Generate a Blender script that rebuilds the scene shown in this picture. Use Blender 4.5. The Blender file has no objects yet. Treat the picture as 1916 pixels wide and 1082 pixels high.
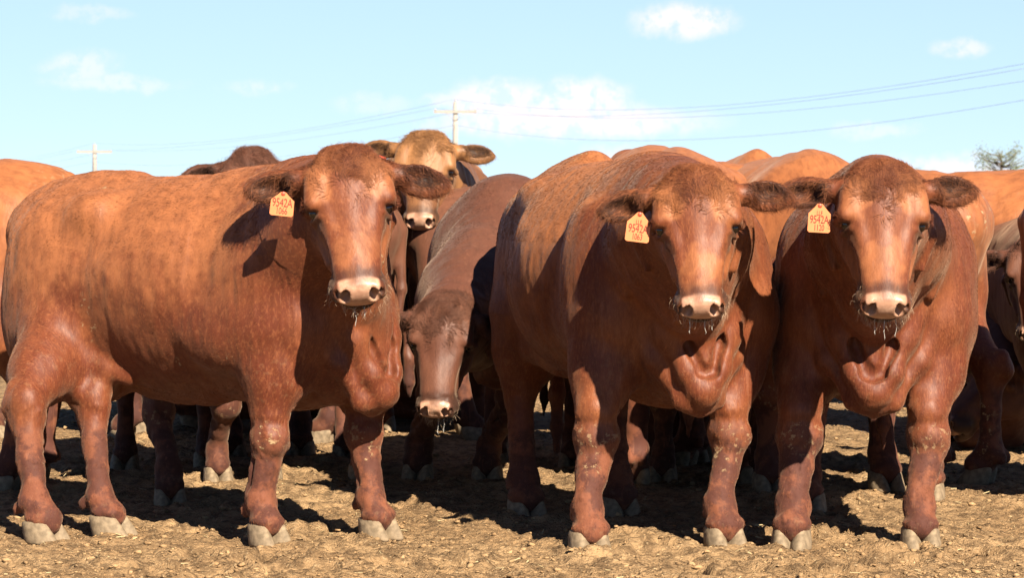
import bpy, math, random, time
import numpy as np
from mathutils import Vector, Matrix
T0 = time.time()
scene = bpy.context.scene
COL = scene.collection
rng = np.random.default_rng(7)
random.seed(7)

# ------------------------------------------------------------------ camera, sky, sun, exposure
CAM_H = 1.38
FPX = 6120.0                       # focal length in photograph pixels (1916 wide)
HORIZON = 340.0
cam = bpy.data.cameras.new('camera'); cam_o = bpy.data.objects.new('camera', cam); COL.objects.link(cam_o)
cam.sensor_width = 36.0; cam.lens = 36.0 * FPX / 1916.0
PITCH = math.atan((541 - HORIZON) / FPX)
cam_o.location = (0, 0, CAM_H); cam_o.rotation_euler = (math.pi / 2 - PITCH, 0, 0)
cam.clip_end = 9000; cam.clip_start = 0.5
cam.dof.use_dof = True; cam.dof.focus_distance = 12.2; cam.dof.aperture_fstop = 13.0
scene.camera = cam_o

SUN_AZ, SUN_EL = math.radians(23), math.radians(37)       # azimuth: to the right of the point behind the camera
to_sun = Vector((math.sin(SUN_AZ) * math.cos(SUN_EL), -math.cos(SUN_AZ) * math.cos(SUN_EL), math.sin(SUN_EL)))
world = bpy.data.worlds.new('World'); scene.world = world; world.use_nodes = True
SKY_STRENGTH = 0.05
sun = bpy.data.lights.new('sun', 'SUN'); sun.energy = 5.0; sun.angle = math.radians(0.55); sun.color = (1.0, 0.87, 0.70)
sun_o = bpy.data.objects.new('sun', sun); COL.objects.link(sun_o)
sun_o.rotation_euler = (-to_sun).to_track_quat('-Z', 'Y').to_euler(); sun_o.location = (6, -8, 12)
scene.view_settings.view_transform = 'Standard'; scene.view_settings.look = 'None'
scene.view_settings.gamma = 1.0; scene.view_settings.use_curve_mapping = False
scene.view_settings.exposure = 1.7
scene.cycles.max_bounces = 6; scene.cycles.diffuse_bounces = 1; scene.cycles.transparent_max_bounces = 6

def px_dir(px, py):
    """unit-depth world direction (y component ~1) through a photograph pixel"""
    x = (px - 958) / FPX; v = (541 - py) / FPX
    c, s = math.cos(PITCH), math.sin(PITCH)
    return Vector((x, c + v * s, -s + v * c))
def at(px, py, d):
    r = px_dir(px, py); return Vector((0, 0, CAM_H)) + r * (d / r.y)
def ground_at(px, py):
    r = px_dir(px, py); return Vector((0, 0, CAM_H)) + r * (-CAM_H / r.z)

# ------------------------------------------------------------------ node helpers
class NT:
    def __init__(self, tree):
        self.t = tree; self.n = tree.nodes; self.l = tree.links
    def node(self, typ, props=None, **inp):
        nd = self.n.new(typ)
        for k, v in (props or {}).items(): setattr(nd, k, v)
        for k, v in inp.items():
            key = k.replace('_', ' ') if isinstance(k, str) else k
            self.set(nd, key, v)
        return nd
    def set(self, nd, key, v):
        s = nd.inputs[key]
        if isinstance(v, bpy.types.NodeSocket): self.l.new(v, s)
        elif isinstance(v, bpy.types.Node): self.l.new(v.outputs[0], s)
        else: s.default_value = v
    def math(self, op, a, b=0.0, c=0.0, clamp=False):
        nd = self.n.new('ShaderNodeMath'); nd.operation = op; nd.use_clamp = clamp
        for i, v in enumerate((a, b, c)): self.set(nd, i, v)
        return nd.outputs[0]
    def mix(self, fac, a, b, blend='MIX'):
        nd = self.n.new('ShaderNodeMix'); nd.data_type = 'RGBA'; nd.blend_type = blend
        for i, v in ((0, fac), (6, a), (7, b)):
            if not isinstance(v, (bpy.types.NodeSocket, bpy.types.Node)) and i > 0 and len(v) == 3: v = (*v, 1)
            self.set(nd, i, v)
        return nd.outputs[2]
    def ramp(self, fac, lo, hi, a=0.0, b=1.0):
        nd = self.n.new('ShaderNodeMapRange'); nd.clamp = True; nd.interpolation_type = 'SMOOTHSTEP'
        for i, v in enumerate((fac, lo, hi, a, b)): self.set(nd, i, v)
        return nd.outputs[0]
    def noise(self, vec, scale, detail=4, rough=0.55, dist=0.0):
        return self.node('ShaderNodeTexNoise', Vector=vec, Scale=scale, Detail=detail, Roughness=rough, Distortion=dist).outputs[0]
    def attr(self, name):
        nd = self.n.new('ShaderNodeAttribute'); nd.attribute_name = name; return nd.outputs['Fac']
    def mapping(self, vec, scale=(1, 1, 1), rot=(0, 0, 0), loc=(0, 0, 0)):
        nd = self.node('ShaderNodeMapping', Vector=vec); nd.inputs['Scale'].default_value = scale
        nd.inputs['Rotation'].default_value = rot; nd.inputs['Location'].default_value = loc
        return nd.outputs[0]

def new_mat(name):
    m = bpy.data.materials.new(name); m.use_nodes = True
    nt = NT(m.node_tree); b = m.node_tree.nodes['Principled BSDF']
    return m, nt, b
def simple_mat(name, col, rough=0.6, spec=0.4, nscale=0, namt=0.2, bump=0.0, **kw):
    col = tuple(x * 0.68 for x in col)
    m, nt, b = new_mat(name)
    tc = nt.node('ShaderNodeTexCoord').outputs['Object']
    if nscale:
        n = nt.noise(tc, nscale, 5)
        f = nt.ramp(n, 0.3, 0.7)
        c = nt.mix(f, tuple(x * (1 - namt) for x in col), tuple(min(1, x * (1 + namt)) for x in col))
        nt.set(b, 'Base Color', c)
        if bump:
            bp = nt.node('ShaderNodeBump', Height=n, Strength=bump, Distance=0.01); nt.set(b, 'Normal', bp)
    else: b.inputs['Base Color'].default_value = (*col, 1)
    b.inputs['Roughness'].default_value = rough; b.inputs['Specular IOR Level'].default_value = spec
    for k, v in kw.items(): b.inputs[k.replace('_', ' ')].default_value = v
    return m

# ------------------------------------------------------------------ world: Nishita sky with a few thin fair-weather clouds
def build_world():
    t = NT(world.node_tree); t.n.clear()
    sky = t.node('ShaderNodeTexSky', dict(sky_type='NISHITA', sun_disc=False, sun_elevation=SUN_EL,
                 sun_rotation=math.atan2(to_sun.x, to_sun.y), altitude=300.0, air_density=0.45, dust_density=0.0, ozone_density=3.0))
    tc = t.node('ShaderNodeTexCoord').outputs['Generated']
    warp = t.node('ShaderNodeTexNoise', Vector=tc, Scale=90.0, Detail=5.0, Roughness=0.6).outputs[1]
    w = t.node('ShaderNodeVectorMath', dict(operation='MULTIPLY_ADD'))
    t.set(w, 0, warp); w.inputs[1].default_value = (0.014, 0.014, 0.009); t.set(w, 2, tc)
    total = None
    clouds = [(1280, 38, 75, 24, 0.9), (1255, 52, 60, 16, 0.5), (1085, 195, 70, 38, 1.0), (940, 188, 80, 30, 1.0), (1060, 228, 200, 26, 0.95), (1010, 205, 90, 26, 0.8), (150, 125, 60, 22, 0.45),
              (215, 155, 95, 12, 0.4), (1795, 88, 36, 16, 0.55), (480, 162, 50, 12, 0.35), (1180, 300, 90, 22, 0.55), (1800, 318, 120, 22, 0.7),
              (170, 25, 60, 12, 0.3), (1640, 245, 60, 12, 0.35), (840, 190, 40, 14, 0.5), (1345, 318, 60, 16, 0.6), (700, 195, 60, 16, 0.25)]
    for cx, cy, rx, ry, a in clouds:
        c = px_dir(cx, cy).normalized()
        sub = t.node('ShaderNodeVectorMath', dict(operation='SUBTRACT')); t.set(sub, 0, w.outputs[0]); sub.inputs[1].default_value = c + Vector((0.007, 0.007, 0.0045))
        mul = t.node('ShaderNodeVectorMath', dict(operation='MULTIPLY')); t.set(mul, 0, sub.outputs[0])
        mul.inputs[1].default_value = (FPX / rx / 1.5, FPX / rx / 1.5, FPX / ry / 1.5)
        ln = t.node('ShaderNodeVectorMath', dict(operation='LENGTH')); t.set(ln, 0, mul.outputs[0])
        v = t.ramp(ln.outputs['Value'], 0.35, 1.15, a, 0.0)
        total = v if total is None else t.math('MAXIMUM', total, v)
    brk = t.noise(tc, 130.0, 8, 0.66)
    f = t.math('MULTIPLY', total, t.ramp(brk, 0.38, 0.56, 0.25, 1.0), clamp=True)
    sepz = t.node('ShaderNodeSeparateXYZ', Vector=tc)      # thin haze layer low over the plain
    veil = t.mix(t.ramp(sepz.outputs[2], 0.0, 0.30, 0.72, 0.0), sky.outputs[0], (3.7, 4.9, 5.9))
    hi = t.mix(f, veil, (7.2, 6.6, 6.9))
    bg = t.node('ShaderNodeBackground', Color=hi, Strength=SKY_STRENGTH)
    out = t.node('ShaderNodeOutputWorld'); t.l.new(bg.outputs[0], out.inputs[0])
build_world()

# ------------------------------------------------------------------ mesh helpers
def mesh_from(name, V, F, mat=None, smooth=True):
    me = bpy.data.meshes.new(name)
    V = np.asarray(V, dtype=np.float32)
    if isinstance(F, np.ndarray):
        k = F.shape[1]
        me.vertices.add(len(V)); me.vertices.foreach_set('co', V.ravel())
        me.loops.add(F.size); me.loops.foreach_set('vertex_index', F.astype(np.int32).ravel())
        me.polygons.add(len(F)); me.polygons.foreach_set('loop_start', np.arange(0, F.size, k, dtype=np.int32))
        me.update(calc_edges=True)
    else:
        me.from_pydata(V.tolist(), [], F)
    if smooth: me.polygons.foreach_set('use_smooth', np.ones(len(me.polygons), dtype=bool))
    if mat: me.materials.append(mat)
    return me
def link(name, data, parent=None, loc=None, rot=None, label=None, category=None, group=None, kind=None):
    o = bpy.data.objects.new(name, data); COL.objects.link(o)
    if parent: o.parent = parent
    if loc is not None: o.location = loc
    if rot is not None: o.rotation_euler = rot
    for k, v in (('label', label), ('category', category), ('group', group), ('kind', kind)):
        if v: o[k] = v
    return o
def tube(pts, radii, n=8, cap=True):
    """tube along points -> verts, faces (list)"""
    pts = [Vector(p) for p in pts]; V = []; F = []
    if not hasattr(radii, '__len__'): radii = [radii] * len(pts)
    up = None
    for i, p in enumerate(pts):
        t = (pts[min(i + 1, len(pts) - 1)] - pts[max(i - 1, 0)]).normalized()
        if up is None: up = t.orthogonal().normalized()
        a = (up - t * up.dot(t)).normalized(); up = a; b = t.cross(a)
        for k in range(n):
            th = 2 * math.pi * k / n
            V.append(p + (a * math.cos(th) + b * math.sin(th)) * radii[i])
    for i in range(len(pts) - 1):
        for k in range(n):
            F.append((i * n + k, i * n + (k + 1) % n, (i + 1) * n + (k + 1) % n, (i + 1) * n + k))
    if cap:
        F.append(tuple(range(n - 1, -1, -1))); F.append(tuple(range((len(pts) - 1) * n, len(pts) * n)))
    return V, F
class MB:
    def __init__(self): self.V = []; self.F = []
    def add(self, V, F):
        o = len(self.V); self.V += [tuple(v) for v in V]; self.F += [tuple(i + o for i in f) for f in F]; return self
    def box(self, c, h, R=None):
        V = [Vector((sx * h[0], sy * h[1], sz * h[2])) for sx in (-1, 1) for sy in (-1, 1) for sz in (-1, 1)]
        if R: V = [R @ v for v in V]
        V = [v + Vector(c) for v in V]
        return self.add(V, [(0, 1, 3, 2), (4, 6, 7, 5), (0, 4, 5, 1), (2, 3, 7, 6), (0, 2, 6, 4), (1, 5, 7, 3)])
    def mesh(self, name, mat, smooth=True): return mesh_from(name, self.V, self.F, mat, smooth)

def hash3(ix, iy, iz, seed=0):
    h = (ix.astype(np.uint32) * np.uint32(374761393) + iy.astype(np.uint32) * np.uint32(668265263) + iz.astype(np.uint32) * np.uint32(2147483647) + np.uint32(seed * 974711 & 0xffffffff))
    h = (h ^ (h >> np.uint32(13))) * np.uint32(1274126177); h = h ^ (h >> np.uint32(16))
    return (h & np.uint32(0xffff)).astype(np.float32) / 65535.0
def vnoise(P, scale, seed=0):
    Q = np.asarray(P, dtype=np.float32) * scale
    I = np.floor(Q).astype(np.int64); f = (Q - I).astype(np.float32); u = f * f * (3 - 2 * f); r = 0
    for dx in (0, 1):
        for dy in (0, 1):
            for dz in (0, 1):
                w = (u[:, 0] if dx else 1 - u[:, 0]) * (u[:, 1] if dy else 1 - u[:, 1]) * (u[:, 2] if dz else 1 - u[:, 2])
                r = r + w * hash3(I[:, 0] + dx, I[:, 1] + dy, I[:, 2] + dz, seed)
    return r - 0.5
def fbm(P, scale, octs=4, seed=0, gain=0.5):
    a = 1.0; r = 0
    for i in range(octs):
        r = r + a * vnoise(P, scale * 2 ** i, seed + i * 17); a *= gain
    return r
def sstep(x, a, b):
    t = np.clip((x - a) / (b - a), 0, 1); return t * t * (3 - 2 * t)

# ------------------------------------------------------------------ ground
def dirt_material(name, clod=False):
    m, nt, b = new_mat(name)
    tc = nt.node('ShaderNodeTexCoord').outputs['Object']
    n1 = nt.noise(tc, 1.3, 4); n2 = nt.noise(tc, 14.0, 6, 0.65); n3 = nt.noise(tc, 70.0, 5, 0.6)
    c = nt.mix(nt.ramp(n1, 0.35, 0.65), (0.265, 0.166, 0.083), (0.34, 0.222, 0.115))
    c = nt.mix(nt.ramp(n2, 0.38, 0.66), c, (0.115, 0.072, 0.037))
    c = nt.mix(nt.ramp(n3, 0.56, 0.7), c, (0.34, 0.245, 0.14))
    n4 = nt.noise(nt.mapping(tc, (1, 1, 1), (0.3, 0.2, 0.9)), 150.0, 3, 0.5)
    c = nt.mix(nt.ramp(n4, 0.66, 0.72, 0, 0.8), c, (0.42, 0.33, 0.20))
    nt.set(b, 'Base Color', c); b.inputs['Roughness'].default_value = 0.95; b.inputs['Specular IOR Level'].default_value = 0.12
    h = nt.math('ADD', nt.math('MULTIPLY', n2, 1.0), nt.math('MULTIPLY', n3, 0.7))
    bp = nt.node('ShaderNodeBump', Height=h, Strength=1.0, Distance=0.035 if not clod else 0.008); nt.set(b, 'Normal', bp)
    return m
M_DIRT = dirt_material('dirt'); M_CLOD = dirt_material('dirt_clod', True)

_pr = np.random.default_rng(21)
PRINTS = [(float(_pr.uniform(-2.7, 2.7)), 10.8 + 6 * float(_pr.random()) ** 1.4, float(_pr.normal(-1.4, .9)), float(_pr.uniform(.014, .040))) for _ in range(330)]
def ground_z(P):
    x, y = P[:, 0], P[:, 1]
    Q = np.stack([x, y, np.zeros_like(x)], 1)
    w = sstep(np.abs(x), 6, 4) * sstep(y, 26, 20) * sstep(y, 9.0, 10.5)
    big = 0.022 * fbm(Q, 1.7, 2, 3)
    mid = 0.035 * np.maximum(fbm(Q, 7.0, 3, 11), -0.04)
    fine = 0.024 * np.abs(fbm(Q, 28.0, 3, 23))
    h = big + mid + fine - 0.012
    for cx, cy, a, q in PRINTS:                                     # cloven hoof prints pressed into the dirt
        m = np.where((np.abs(x - cx) < .22) & (np.abs(y - cy) < .22))[0]
        if len(m) == 0: continue
        u = (x[m] - cx) * math.cos(a) + (y[m] - cy) * math.sin(a); v = -(x[m] - cx) * math.sin(a) + (y[m] - cy) * math.cos(a)
        for sv in (-1, 1):
            rr = np.sqrt((u / .075) ** 2 + ((v - sv * .038) / .034) ** 2)
            h[m] -= q * sstep(rr, 1.15, .6)
        rr = np.sqrt((u / .11) ** 2 + (v / .10) ** 2); h[m] += q * .45 * np.exp(-((rr - 1.15) / .25) ** 2)
    return h * w
def axis_fine(lo, hi, step, far_lo, far_hi, g=1.5):
    a = list(np.arange(lo, hi + 1e-6, step)); s = step
    while a[-1] < far_hi: s *= g; a.append(min(a[-1] + s, far_hi))
    s = step
    while a[0] > far_lo: s *= g; a.insert(0, max(a[0] - s, far_lo))
    return np.array(a)
def build_ground():
    xs = axis_fine(-2.9, 2.9, 0.0145, -4000, 4000)
    ys = []; y = 10.6
    while y < 21: ys.append(y); y += 0.016 * (y / 11.0) ** 1.6
    s = 0.05
    while ys[-1] < 6000: s *= 1.45; ys.append(ys[-1] + s)
    s = 0.02
    while ys[0] > -300: s *= 1.6; ys.insert(0, ys[0] - s)
    ys = np.array(ys)
    X, Y = np.meshgrid(xs, ys, indexing='ij'); P = np.stack([X.ravel(), Y.ravel()], 1)
    Z = ground_z(P)
    V = np.column_stack([P, Z]); nx, ny = len(xs), len(ys)
    I = np.arange(nx * ny).reshape(nx, ny)
    F = np.stack([I[:-1, :-1].ravel(), I[1:, :-1].ravel(), I[1:, 1:].ravel(), I[:-1, 1:].ravel()], 1)
    link('ground', mesh_from('ground', V, F, M_DIRT), kind='structure')
build_ground()

ICO_V = None
def ico():
    p = (1 + 5 ** .5) / 2
    v = np.array([(-1, p, 0), (1, p, 0), (-1, -p, 0), (1, -p, 0), (0, -1, p), (0, 1, p), (0, -1, -p), (0, 1, -p), (p, 0, -1), (p, 0, 1), (-p, 0, -1), (-p, 0, 1)], float)
    v /= np.linalg.norm(v[0])
    f = np.array([(0, 11, 5), (0, 5, 1), (0, 1, 7), (0, 7, 10), (0, 10, 11), (1, 5, 9), (5, 11, 4), (11, 10, 2), (10, 7, 6), (7, 1, 8), (3, 9, 4), (3, 4, 2), (3, 2, 6), (3, 6, 8), (3, 8, 9), (4, 9, 5), (2, 4, 11), (6, 2, 10), (8, 6, 7), (9, 8, 1)])
    return v, f
def build_clods(n):
    v, f = ico()
    y = 10.9 + 9.5 * rng.random(n) ** 1.7
    x = (rng.random(n) - 0.5) * 2 * (0.165 * y + 0.25)
    r = 0.0030 * (1 - rng.random(n)) ** -0.42; r = np.minimum(r, 0.016)
    z = ground_z(np.stack([x, y], 1))
    sc = rng.uniform(0.65, 1.3, (n, 1, 3)) * r[:, None, None]; sc[:, :, 2] *= 0.6
    V = v[None] * sc * rng.uniform(0.5, 1.4, (n, 12, 1))
    a = rng.random(n) * 6.283; ca, sa = np.cos(a)[:, None], np.sin(a)[:, None]
    V = np.stack([V[:, :, 0] * ca - V[:, :, 1] * sa, V[:, :, 0] * sa + V[:, :, 1] * ca, V[:, :, 2]], 2)
    V += np.stack([x, y, z + r * 0.25], 1)[:, None, :]
    F = (f[None] + (np.arange(n) * 12)[:, None, None]).reshape(-1, 3)
    link('dirt_clods', mesh_from('dirt_clods', V.reshape(-1, 3), F, M_CLOD), kind='stuff', label='dry crumbled clods of dirt scattered over the pen floor', category='dirt clods')
    # straw flecks
    k = 320
    y = 10.9 + 7 * rng.random(k) ** 1.5; x = (rng.random(k) - 0.5) * 2 * (0.165 * y + 0.2)
    z = ground_z(np.stack([x, y], 1)) + 0.006
    a = rng.random(k) * 3.14; L = rng.uniform(0.006, 0.022, k); W = rng.uniform(0.0012, 0.003, k); t = rng.normal(0, 0.3, k)
    dx, dy = np.cos(a) * L, np.sin(a) * L; wx, wy = -np.sin(a) * W, np.cos(a) * W
    b = np.stack([x, y, z], 1)
    D = np.stack([dx, dy, t * L], 1); Wv = np.stack([wx, wy, 0 * wx], 1); U = np.zeros_like(D); U[:, 2] = W
    V = np.stack([b - D - Wv, b - D + Wv, b - D + U, b + D - Wv, b + D + Wv, b + D + U], 1).reshape(-1, 3)
    q = np.array([(0, 3, 5, 2), (1, 2, 5, 4), (0, 1, 4, 3)])
    F = (q[None] + (np.arange(k) * 6)[:, None, None]).reshape(-1, 4)
    link('straw_litter', mesh_from('straw_litter', V, F, simple_mat('straw', (0.62, 0.50, 0.27), 0.7)), kind='stuff', label='short pale straw flecks strewn over the dry dirt', category='straw')
build_clods(22000)

# ------------------------------------------------------------------ utility poles, wires, far trees
M_WOOD = simple_mat('weathered_pole_wood', (0.40, 0.37, 0.34), 0.8, 0.2, 6, 0.15, 0.2)
M_CER = simple_mat('grey_porcelain', (0.6, 0.58, 0.56), 0.3, 0.5)
M_WIRE = simple_mat('aluminium_wire', (0.40, 0.45, 0.50), 0.5, 0.4)
def pole(px, ytop, d, width_px, arm_px, arm_y, label):
    s = FPX / d
    top = at(px, ytop, d); H = top.z
    root = link('utility_pole', None, loc=(top.x, top.y, 0), label=label, category='utility pole', group='utility poles along the far power line')
    r = width_px / s / 2
    mb = MB().add(*tube([(0, 0, -0.5), (0, 0, H * .5), (0, 0, H)], [r * 1.15, r, r * 0.8], 12))
    link('pole_shaft', mb.mesh('pole_shaft', M_WOOD), root)
    az = at(px, arm_y, d).z; L = arm_px / s / 2
    mb = MB().box((0, -r * 0.9 - 0.06, az), (L, 0.09, 0.17 * max(1, d / 480)))
    link('cross_arm', mb.mesh('cross_arm', M_WOOD, False), root)
    for sx in (-1, 1):
        mb = MB().add(*tube([(sx * L * 0.45, -r * .9 - .14, az - .05), (0.02 * sx, -r * .9, az - L * .42)], 0.035, 6))
        link('arm_brace', mb.mesh('arm_brace', M_WOOD), root)
    ins = []
    for fx in (-0.93, 0.93, 0.0):
        x = fx * L; zz = az + 0.1 if fx else H
        mb = MB().add(*tube([(x, -r * .9 - .06 if fx else 0, zz), (x, -r * .9 - .06 if fx else 0, zz + .12), (x, -r * .9 - .06 if fx else 0, zz + .14), (x, -r * .9 - .06 if fx else 0, zz + .30)], [0.04, 0.04, 0.11, 0.08], 8))
        link('insulator', mb.mesh('insulator', M_CER), root)
        ins.append(root.location + Vector((x, -0.1, zz + .30)))
    low = root.location + Vector((0, -r, at(px, arm_y + (arm_y - ytop) * 1.3, d).z))
    return ins + [low]
pA = pole(852, 190, 390, 10.5, 80, 209, 'taller nearer wooden power pole with crossarm above the pale tan head')
pB = pole(177, 270, 760, 8.5, 66, 284, 'smaller farther wooden power pole with crossarm above the left bull back')
ends = pole(2020, 108, 207, 19.0, 150, 134, 'tall power pole just past the right edge carrying the same lines')
far_ends = pole(-62, 312, 1100, 7.0, 46, 320, 'distant power pole just past the left edge carrying the same lines')
def wire(a, b, sag, r, label):
    pts = []
    for i in range(25):
        t = i / 24; p = a.lerp(b, t); p.z -= sag * 4 * t * (1 - t); pts.append(p)
    c = sum(pts, Vector()) / len(pts)
    V, F = tube([p - c for p in pts], r, 5)
    link('power_line', mesh_from('power_line', V, F, M_WIRE), loc=c, label=label, category='power line', group='power lines strung between the poles')
names = ['left crossarm', 'right crossarm', 'pole top', 'lower bracket']
for i in range(4):
    wire(pA[i], ends[i], 1.9 + 0.2 * i, 0.014, 'thin power line from the %s of the tall pole to the right edge' % names[i])
    wire(pB[i], pA[i], 1.6 + .3 * i, 0.016, 'thin power line between the two poles at the %s' % names[i])
    wire(far_ends[i], pB[i], 1.0, 0.022, 'thin power line running left from the %s of the small pole' % names[i])

M_LEAF = simple_mat('tree_leaf', (0.17, 0.20, 0.12), 0.7, 0.3, 3, 0.35)  # leaf green paled, distance haze put into the colour
M_BARK = simple_mat('tree_bark', (0.16, 0.13, 0.10), 0.9, 0.1, 8, 0.3)
def tree(px, ybase, ytop, d, wpx, label, dens=1.0, seed=1):
    r = np.random.default_rng(seed); s = FPX / d
    b = at(px, ybase, d); H = (at(px, ytop, d).z); W = wpx / s / 2
    root = link('tree', None, loc=(b.x, b.y, 0), label=label, category='tree', group='small trees on the far horizon')
    mb = MB(); tips = []
    mb.add(*tube([(0, 0, -.3), (W * .04, 0, H * .3), (-.02 * W, .05, H * .55), (0, 0, H * .8)], [W * .08, W * .06, W * .045, W * .015], 8))
    for i in range(26):
        a = r.random() * 6.283; z0 = H * r.uniform(.28, .72); L = W * r.uniform(.5, 1.05) * (1.15 - abs(z0 / H - .5))
        e = Vector((math.cos(a) * L, math.sin(a) * L, z0 + H * r.uniform(.06, .30)))
        m = Vector((0, 0, z0)).lerp(e, .5) + Vector((0, 0, -.03 * H))
        mb.add(*tube([(0, 0, z0), m, e], [W * .03, W * .02, W * .006], 5)); tips += [e, m.lerp(e, .5), m]
    link('trunk', mb.mesh('trunk', M_BARK), root)
    V = []; F = []
    for e in tips:
        for k in range(int(26 * dens * r.uniform(.2, 1.3))):
            p = e + Vector(r.normal(0, W * .11, 3)); sz = W * r.uniform(.025, .055)
            u = Vector(r.normal(0, 1, 3)).normalized(); v = u.orthogonal().normalized()
            o = len(V); V += [p - u * sz, p - v * sz * .5, p + u * sz, p + v * sz * .5 + u * sz * .1]; F.append((o, o + 1, o + 2, o + 3))
    link('crown', mesh_from('crown', V, F, M_LEAF, False), root)
tree(1874, 332, 262, 330, 92, 'small airy green tree on the horizon at far right', 1.0, 4)
tree(1700, 330, 309, 520, 40, 'tiny dark green tree top showing above the right bull', 1.5, 9)
tree(114, 334, 329, 600, 26, 'tiny tree top barely showing above the left rump', 1.5, 12)
print('setting', round(time.time() - T0, 1))
# ------------------------------------------------------------------ implicit-surface modelling of the animals
def gax(lo, hi, fl, fh, c, f):
    fl, fh = max(lo, fl), min(hi, fh)
    a = [np.arange(lo, fl - c * .5, c)] if fl > lo else []
    a.append(np.arange(fl, fh, f))
    if fh < hi: a.append(np.arange(fh, hi + c, c))
    return np.unique(np.concatenate(a)).astype(np.float32)
class Field:
    def __init__(s, lo, hi, flo, fhi, c, f):
        s.A = [gax(lo[i], hi[i], flo[i], fhi[i], c, f) for i in range(3)]
        s.F = np.full([len(a) for a in s.A], 0.3, np.float32)
    def box(s, lo, hi):
        return tuple(slice(int(np.searchsorted(s.A[i], lo[i])), int(np.searchsorted(s.A[i], hi[i]))) for i in range(3))
    def local(s, sl, c):
        x = s.A[0][sl[0]] - np.float32(c[0]); y = s.A[1][sl[1]] - np.float32(c[1]); z = s.A[2][sl[2]] - np.float32(c[2])
        return x[:, None, None], y[None, :, None], z[None, None, :]
    def apply(s, sl, d, k, sub):
        if d.size == 0: return
        a = s.F[sl]; k = np.float32(k)
        if sub: a, d = -a, d
        h = np.clip(np.float32(.5) + np.float32(.5) * (d - a) / k, 0, 1)
        r = d + (a - d) * h - k * h * (1 - h)
        s.F[sl] = -r if sub else r
    def ell(s, c, r, k=.05, R=None, sub=False):
        c = np.asarray(c, float); r = np.asarray(r, float); R = np.eye(3) if R is None else np.asarray(R, float)   # columns = axes
        ext = np.sqrt(((R * r[None, :]) ** 2).sum(1)) + k + .02
        sl = s.box(c - ext, c + ext); x, y, z = s.local(sl, c)
        k0 = 0; k1 = 0
        for i in range(3):
            q = (x * np.float32(R[0, i]) + y * np.float32(R[1, i]) + z * np.float32(R[2, i])) * np.float32(1 / r[i])
            q2 = q * q; k0 = k0 + q2; k1 = k1 + q2 * np.float32(1 / r[i] ** 2)
        k0 = np.sqrt(k0); d = k0 * (k0 - 1) / np.sqrt(k1 + np.float32(1e-9))
        s.apply(sl, d, k, sub)
    def rc(s, a, b, ra, rb, k=.04, sq=None, sub=False):
        a = np.asarray(a, float); b = np.asarray(b, float); q = np.ones(3) if sq is None else np.asarray(sq, float)   # sq: per-axis stretch of the radius
        m = max(ra, rb) * q + k + .02
        sl = s.box(np.minimum(a, b) - m, np.maximum(a, b) + m); x, y, z = s.local(sl, a)
        iq = (1 / q).astype(np.float32); ba = (b - a) * iq; L = float(ba @ ba) + 1e-9; ba = ba.astype(np.float32)
        x, y, z = x * iq[0], y * iq[1], z * iq[2]
        t = np.clip((x * ba[0] + y * ba[1] + z * ba[2]) / np.float32(L), 0, 1)
        d = np.sqrt((x - t * ba[0]) ** 2 + (y - t * ba[1]) ** 2 + (z - t * ba[2]) ** 2) - (np.float32(ra) + np.float32(rb - ra) * t)
        s.apply(sl, d * np.float32(q.min()), k, sub)
    def loft(s, O, R, sc, T, k=.02):
        """head block: rows of (f, half width at the face, half width at the jaw, n top, n bottom, corner radius)"""
        T = np.array(T); m = .03
        cs = np.array([O + R @ (np.array([f, s_, n]) * sc) for f in (T[0, 0] - m, T[-1, 0] + m) for s_ in (-.19, .19) for n in (-.32, .04)])
        sl = s.box(cs.min(0), cs.max(0)); x, y, z = s.local(sl, O); g = lambda i: (x * np.float32(R[0, i] / sc) + y * np.float32(R[1, i] / sc) + z * np.float32(R[2, i] / sc))
        f, q, n = g(0), np.sqrt(g(1) ** 2 + 1e-5), g(2)
        fi = np.linspace(T[0, 0] - m, T[-1, 0] + m, 200); W = []
        for c in range(1, 6):
            v = np.interp(fi, T[:, 0], T[:, c]); kk = np.ones(9) / 9; v = np.convolve(np.pad(v, 4, 'edge'), kk, 'valid'); W.append(v)
        ix = np.clip((f - fi[0]) / (fi[1] - fi[0]), 0, 198); i0 = ix.astype(np.int32); fr = (ix - i0).astype(np.float32)
        w1, w2, nt, nb, r = [(v.astype(np.float32)[i0] * (1 - fr) + v.astype(np.float32)[i0 + 1] * fr) for v in W]
        t = np.clip((nt - n) / (nt - nb), 0, 1); w = w1 + (w2 - w1) * t
        a = q - w + r; b_ = np.abs(n - (nt + nb) * np.float32(.5)) - (nt - nb) * np.float32(.5) + r
        d = np.sqrt(np.maximum(a, 0) ** 2 + np.maximum(b_, 0) ** 2) + np.minimum(np.maximum(a, b_), 0) - r
        for e in (f - np.float32(T[-1, 0]), np.float32(T[0, 0]) - f):
            h = np.clip(.5 + .5 * (e - d) / .05, 0, 1); d = d + (e - d) * h + .05 * h * (1 - h)
        s.apply(sl, (d * np.float32(sc * .9)).astype(np.float32), k, False)
    def chain(s, pts, k=.04, sq=None, sub=False):
        for (p, r), (p2, r2) in zip(pts[:-1], pts[1:]): s.rc(p, p2, r, r2, k, sq, sub)
    def extract(s):
        F = s.F; N = F < 0
        c = np.zeros([n - 1 for n in F.shape], np.int8)
        O = [(i, j, k) for i in (0, 1) for j in (0, 1) for k in (0, 1)]
        S = lambda o: tuple(slice(o[i], F.shape[i] - 1 + o[i]) for i in range(3))
        for o in O: c += N[S(o)]
        I = np.argwhere((c > 0) & (c < 8)); n = len(I)
        idx = np.full(c.shape, -1, np.int32); idx[I[:, 0], I[:, 1], I[:, 2]] = np.arange(n)
        val = {o: F[I[:, 0] + o[0], I[:, 1] + o[1], I[:, 2] + o[2]] for o in O}
        pos = {o: np.stack([s.A[i][I[:, i] + o[i]] for i in range(3)], 1) for o in O}
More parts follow.
